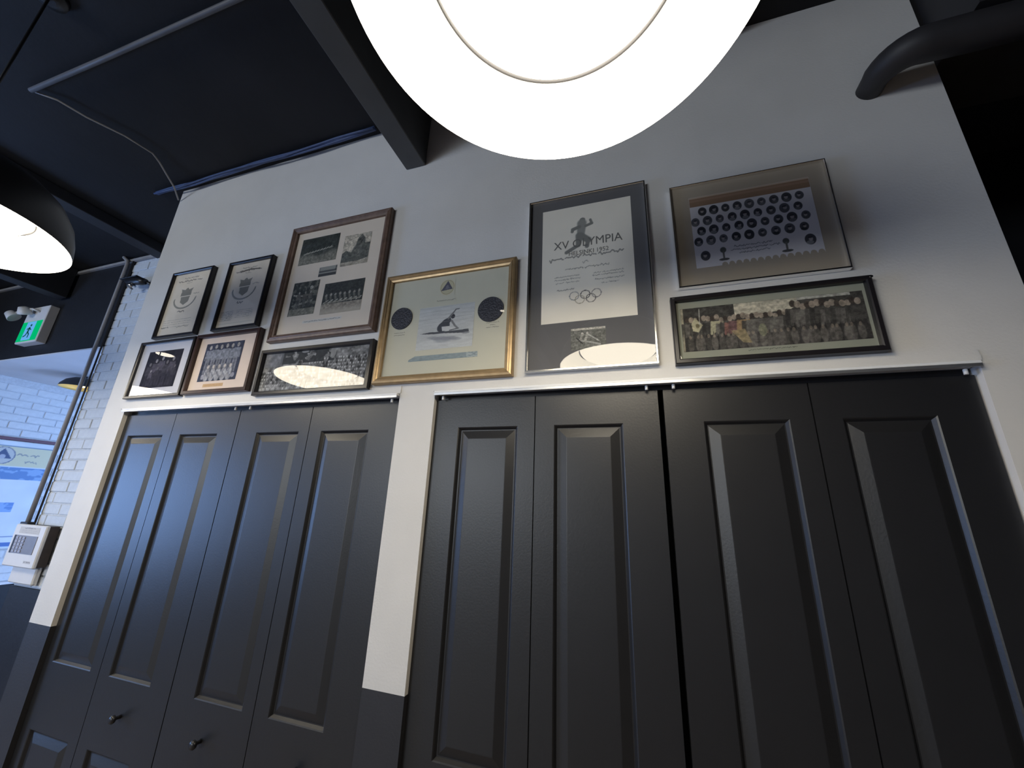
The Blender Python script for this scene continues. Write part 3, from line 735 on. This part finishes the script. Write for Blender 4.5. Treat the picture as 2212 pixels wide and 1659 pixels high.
pendant((-3.680, -0.800, 2.390), 'dome pendant lamp left of the frame, seen only as a reflection')
for i, (x, y) in enumerate(((-1.09, -1.78), (-5.2, -1.65))):
    t = thing('ceiling_spotlight', 'small round ceiling spotlight behind the camera, %s' % ('near the middle' if i == 0 else 'near the left wall'), 'lamp', (x, y, (H-0.06, 3.19)[i]), 'ceiling spotlights'); q_ = (0.020, 0.085)[i]
    bm = bmesh.new(); rings = lathe(bm, [(q_+0.004, 0.0), (q_+0.009, 0.03), (q_+0.009, (0.06, 0.18)[i])], 32); bm.faces.new(rings[-1]); obj('housing', bm, MT['shade_out'], t)
    bm = bmesh.new(); disc(bm, q_, (0, 0, 0.003), 32, 'z', 0.002); obj('lens', bm, MT['spot_glow'], t)

# ---------------------------------------------------------------- ceiling joists, conduit, cables, duct
def joist(x0, x1, zb, label, y1=-0.001, y0=-5.9, m='beam'):
    tag(boxo('ceiling_joist', (x0, x1, y0, y1, zb, H-0.001), MT[m], bevel=0.003), label, 'beam', 'exposed ceiling joists')
joist(-0.932, -0.834, 3.092, 'grey exposed joist, lightened for lamp haze, meeting the wall just left of the big lamp', m='beamg')
joist(0.300, 0.395, 3.325, 'shallow dark joist meeting the wall right of the big lamp')
joist(-3.300, -3.190, 3.300, 'dark joist running over the left lamp towards the brick strip', y1=0.37)
joist(-4.40, -4.28, 3.11, 'dark joist ending above the exit sign', y1=0.37)
c = tubeo('ceiling_conduit', [(-2.50, -0.63, 3.352), (-2.0, -0.62, 3.352), (-1.2, -0.61, 3.352), (0.5, -0.60, 3.352)], 0.010, MT['pipedk'])
tag(c, 'long grey conduit along the black ceiling, upper left', 'conduit')
c = tubeo('hanging_wire', [(-2.50, -0.63, 3.352), (-2.44, -0.57, 3.350), (-2.41, -0.48, 3.345), (-2.35, -0.36, 3.345), (-2.33, -0.25, 3.345), (-2.36, -0.20, 3.345), (-2.43, -0.075, 3.315), (-2.485, -0.012, 3.295)], 0.0042, MT['wire'], None, 8)
tag(c, 'thin grey wire crossing the black ceiling to the wall corner', 'wire')
cb = thing('cable_bundle', 'bundle of blue cables along the top of the white wall', 'cable', (-1.9, 0, 3.33))
for k in range(4):
    r = random.Random(k); pts = []
    for i in range(15):
        x = -0.76+i*0.11; sag = 0.014*math.sin(i*0.9+k)+r.uniform(-0.004, 0.004)
        pts.append((x, -0.030-0.011*(k % 2)-(0.006 if k > 1 else 0), 0.032-0.010*(k//2)+sag*0.5))
    tubeo('cable', pts, 0.0052, MT['blue'], cb, 8)
# black duct with elbow into the wall
pts = [(0.742, 0.001, 2.935), (0.742, -0.035, 2.935)]
for i in range(1, 9):
    a = i/8*PI/2; pts.append((0.742+0.078*(1-math.cos(a)), -0.035-0.078*math.sin(a), 2.935))
pts += [(0.95, -0.113, 2.935), (1.6, -0.113, 2.935), (3.6, -0.113, 2.935)]
rad = [0.034, 0.034]+[0.036+0.0012*i for i in range(1, 9)]+[0.047, 0.047, 0.047]
dk = tubeo('black_duct', pts, rad, MT['duct'], None, 24)
tag(dk, 'dark round pipe with an elbow entering the upper right wall', 'pipe')
if True:
    dk2 = boxo('ceiling_duct', (0.93, 4.9, -0.15, 0.20, 2.990, H-0.002), MT['duct'])
    tag(dk2, 'wide black boxed duct under the ceiling at the top right', 'duct')
# conduit and shade line by the brick strip
c = thing('wall_conduit', 'grey conduit running up the left edge of the brick strip', 'conduit', (-3.622, 0.36, 1.44))
tubeo('pipe', [(0, 0, 0), (0, 0, 1.86), (-0.008, 0.0, 1.89), (-0.05, -0.01, 1.925)], 0.012, MT['pipeg'], c, 12)
tubeo('shade_line', [(0.034, 0.018, 0), (0.026, 0.018, 1.92)], 0.0055, MT['duct'], c, 8)  # dark strip standing in for the shade beside the pipe
bm = bmesh.new(); box(bm, -0.03, 0.045, -0.02, 0.02, -0.012, 0.016); obj('coupling', bm, MT['plasticd'], c, bevel=0.003)

# ---------------------------------------------------------------- exit sign with emergency spots
t = thing('exit_sign', 'white box exit sign with a lit green running-man panel', 'sign', (-4.4925, 0.389, 2.727))
bm = bmesh.new(); box(bm, -0.1425, 0.1425, -0.059, 0, 0, 0.31); obj('sign_box', bm, MT['plastic'], t, bevel=0.004)
bm = bmesh.new(); box(bm, -0.128, 0.128, -0.0625, -0.0595, 0.014, 0.180); obj('green_panel', bm, MT['exit_green'], t)
bm = bmesh.new(); box(bm, -0.058, 0.058, -0.0645, -0.0627, 0.020, 0.176); o = obj('doorway_symbol', bm, MT['exit_white'], t); o['label'] = 'pale blue doorway symbol'
bm = bmesh.new()
Y0, Y1 = -0.0665, -0.0647
def bar(x0, z0, x1, z1, w):
    d = Vector((x1-x0, 0, z1-z0)); n = Vector((-d.z, 0, d.x)).normalized()*w/2
    q = [(x0+n.x, z0+n.z), (x0-n.x, z0-n.z), (x1-n.x, z1-n.z), (x1+n.x, z1+n.z)]
    a = [bm.verts.new((p[0], Y0, p[1])) for p in q]; b = [bm.verts.new((p[0], Y1, p[1])) for p in q]
    bm.faces.new(a); bm.faces.new(b)
    for k in range(4): bm.faces.new((a[k], a[(k+1)%4], b[(k+1)%4], b[k]))
bar(0.004, 0.128, -0.004, 0.085, 0.018); bar(0.0, 0.122, 0.030, 0.104, 0.008); bar(0.0, 0.122, -0.028, 0.112, 0.008)
bar(-0.004, 0.088, 0.024, 0.066, 0.010); bar(0.024, 0.066, 0.020, 0.038, 0.009); bar(-0.006, 0.086, -0.018, 0.060, 0.010); bar(-0.018, 0.060, -0.044, 0.050, 0.009)
disc(bm, 0.010, (0.010, Y0, 0.144), 16, 'y', 0.0018)
o = obj('running_man_symbol', bm, mat('exit_dark_green', (0.0, 0.16, 0.10), 0.5, noise=0.05), t)
for i, (dx, dz) in enumerate(((-0.055, 0.245), (-0.20, 0.225))):
    bm = bmesh.new()
    rings = lathe(bm, [(0.012, 0.045), (0.030, 0.040), (0.040, 0.0), (0.042, -0.012), (0.038, -0.012), (0.030, 0.0)], 24); bm.faces.new(rings[0]); bm.faces.new(rings[-1])
    o = obj('spotlight_head', bm, MT['plastic'], t); o.location = (dx, -0.105, dz); o.rotation_euler = (0.5, 0.35 if i == 0 else -0.7, 0)
tubeo('spotlight_arm', [(0.03, -0.06, 0.262), (0.0, -0.09, 0.275), (-0.055, -0.105, 0.275), (-0.13, -0.10, 0.262), (-0.20, -0.105, 0.258)], 0.008, MT['plastic'], t, 8)

# ---------------------------------------------------------------- keypad box on the brick strip
t = thing('alarm_panel', 'off-white alarm control panel with a grey keypad window, on the brick strip', 'control panel', (-3.47, 0.378, 1.216))
bm = bmesh.new(); box(bm, -0.155, 0.155, -0.060, -0.042, 0, 0.230); obj('cover', bm, MT['plastic'], t, bevel=0.005)
bm = bmesh.new(); box(bm, -0.140, 0.150, -0.0415, 0, 0.004, 0.226); o = obj('shaded_back_box', bm, MT['brown'], t); o['label'] = 'backing box with its side shade put in as dark brown'  # shade on the panel's side is put into this dark brown
bm = bmesh.new(); box(bm, -0.122, 0.106, -0.0625, -0.0605, 0.072, 0.170); obj('keypad_window', bm, MT['plasticg'], t)
bm = bmesh.new(); box(bm, -0.122, -0.108, -0.0640, -0.0626, 0.072, 0.170); obj('window_edge', bm, MT['plasticd'], t)
for i in range(3):
    for j in range(5):
        bm = bmesh.new(); box(bm, -0.098+0.033*i, -0.074+0.033*i, -0.0660, -0.0626, 0.078+0.018*j, 0.091+0.018*j); obj('key', bm, mat('key_grey', (0.34, 0.34, 0.40), 0.5) if (i, j) == (0, 0) else bpy.data.materials['key_grey'], t)
cv = Canvas(90, 20, (196, 194, 192), 5)
cv.script(1.2, 3.8, 0.80, 0.18, (110, 112, 124), 301, 0.9, 0.9)
for i in range(2): cv.script(0.6, 4.4, 0.45-0.25*i, 0.10, (160, 160, 168), 302+i, 0.8, 0.5)
cv.build('instruction_print', -0.10, 0.10, 0.180, 0.218, -0.0606, t)
cv = Canvas(30, 8, (196, 194, 192), 4); cv.script(0.2, 3.8, 0.5, 0.5, (110, 110, 118), 305, 0.9, 1.2); cv.build('maker_mark', 0.05, 0.12, 0.024, 0.038, -0.0606, t)
t = thing('junction_box', 'plain white wall box directly under the alarm panel', 'box', (-3.475, 0.378, 1.122))
bm = bmesh.new(); box(bm, -0.118, 0.122, -0.022, 0, 0, 0.090); obj('cover', bm, MT['plastic'], t, bevel=0.006)
bm = bmesh.new(); box(bm, -0.122, 0.126, -0.006, 0, -0.003, 0.093); obj('back_plate', bm, MT['plastic'], t)

# ---------------------------------------------------------------- security camera high on the brick strip
t = thing('security_camera', 'small black security camera at the top of the brick strip', 'camera', (-3.27, 0.384, 3.045))
bm = bmesh.new(); box(bm, 0.03, 0.075, -0.012, 0, -0.050, 0.045); obj('mount_plate', bm, MT['plasticd'], t, bevel=0.004)
tubeo('bracket', [(0.055, -0.01, 0.0), (0.03, -0.04, 0.025), (-0.02, -0.055, 0.035)], 0.011, MT['plasticd'], t)
bm = bmesh.new(); tube(bm, [(0.02, -0.055, 0.030), (-0.02, -0.06, 0.036), (-0.15, -0.065, 0.052), (-0.185, -0.066, 0.060)], [0.018, 0.028, 0.028, 0.012], 16); obj('housing', bm, MT['plasticd'], t)
bm = bmesh.new(); box(bm, -0.225, -0.04, -0.09, -0.035, 0.066, 0.074); obj('sun_shield', bm, MT['plasticd'], t, bevel=0.002)
bm = bmesh.new(); tube(bm, [(-0.10, -0.062, 0.020), (-0.105, -0.072, -0.006)], 0.022, 16); obj('lens', bm, MT['chrome'], t)

# ---------------------------------------------------------------- next room: banner, batten, pendant
t = thing('wall_banner', 'wide pale banner with a triangle badge and blue photo strips, in the next room', 'banner', (-5.553, 0.65, 1.12))
bm = bmesh.new(); box(bm, -0.003, 0.003, -0.50, 0.515, 0.0, 0.945); obj('sheet', bm, card('banner_cloth', 214, 220, 226), t)
cv = Canvas(200, 190, (206, 216, 224), 1.07)
cv.c += (noise2(cv.u, cv.v, 6, 6, 401)-0.5)[..., None]*22
cv.rect(0, 1.1, 0.765, 0.955, (206, 204, 176)); cv.rect(0, 1.1, 0.952, 0.958, (130, 150, 170))
rr = np.hypot((cv.x-0.735), (cv.y-0.862)); cv.paint((rr < 0.080)*1.0, (186, 190, 190)); cv.paint(((rr > 0.076)&(rr < 0.084))*1.0, (120, 130, 150))
cv.poly([(0.735, 0.93), (0.80, 0.835), (0.67, 0.835)], (84, 98, 130)); cv.ell(0.735, 0.85, 0.02, 0.02, (170, 176, 190))
cv.script(0.50, 0.64, 0.873, 0.024, (140, 146, 150), 402, 0.9); cv.script(0.83, 0.98, 0.873, 0.028, (140, 146, 150), 403, 0.9); cv.script(0.90, 0.98, 0.815, 0.022, (140, 146, 150), 404, 0.9)
cv.rect(0, 1.1, 0.64, 0.755, (104, 140, 190)); cv.paint(((cv.y > 0.64)&(cv.y < 0.755)&(noise2(cv.u, cv.v, 14, 20, 405) > 0.52))*1.0, (150, 182, 220), 0.7)
cv.rect(0, 0.94, 0.33, 0.42, (108, 146, 204)); cv.paint(((cv.y > 0.33)&(cv.y < 0.42)&(cv.x < 0.94)&(noise2(cv.u, cv.v, 12, 20, 406) > 0.54))*1.0, (150, 184, 226), 0.7)
cv.rect(0, 1.1, 0.10, 0.106, (140, 160, 190)); cv.rect(0, 1.1, 0.0, 0.05, (92, 124, 184)); cv.rect(0, 1.1, 0.0, 0.014, (200, 216, 236))
cv.build('banner_print', -0.495, 0.510, 0.005, 0.940, 0.0034, t, face='x')
bm = bmesh.new(); box(bm, -0.006, 0.018, -0.52, 0.525, 0.950, 0.978); o = obj('top_batten', bm, MT['redbar'], t, bevel=0.002); o['label'] = 'dark red wooden batten'
t = thing('brass_pendant', 'small dark pendant lamp with a glowing brass inside, in the next room', 'lamp', (-4.76, 0.86, 2.525))
bm = bmesh.new(); lathe(bm, [(0.152, 0), (0.147, 0.022), (0.12, 0.062), (0.075, 0.088), (0.02, 0.097), (0.0, 0.098)], 48); bmesh.ops.remove_doubles(bm, verts=list(bm.verts), dist=1e-5); obj('lamp_shade', bm, MT['shade_out'], t)
bm = bmesh.new(); lathe(bm, [(0.152, 0), (0.149, -0.001), (0.143, 0.018), (0.115, 0.055), (0.07, 0.078), (0.0, 0.086)], 48); bmesh.ops.remove_doubles(bm, verts=list(bm.verts), dist=1e-5); obj('reflector', bm, MT['brass'], t)
bm = bmesh.new(); bmesh.ops.create_uvsphere(bm, u_segments=20, v_segments=12, radius=0.035); o = obj('bulb', bm, MT['brass_glow'], t, smooth=True); o.location = (0, 0, 0.045)
tubeo('cord', [(0, 0, 0.095), (0, 0, 2.64-2.525)], 0.008, MT['shade_out'], t, 8)
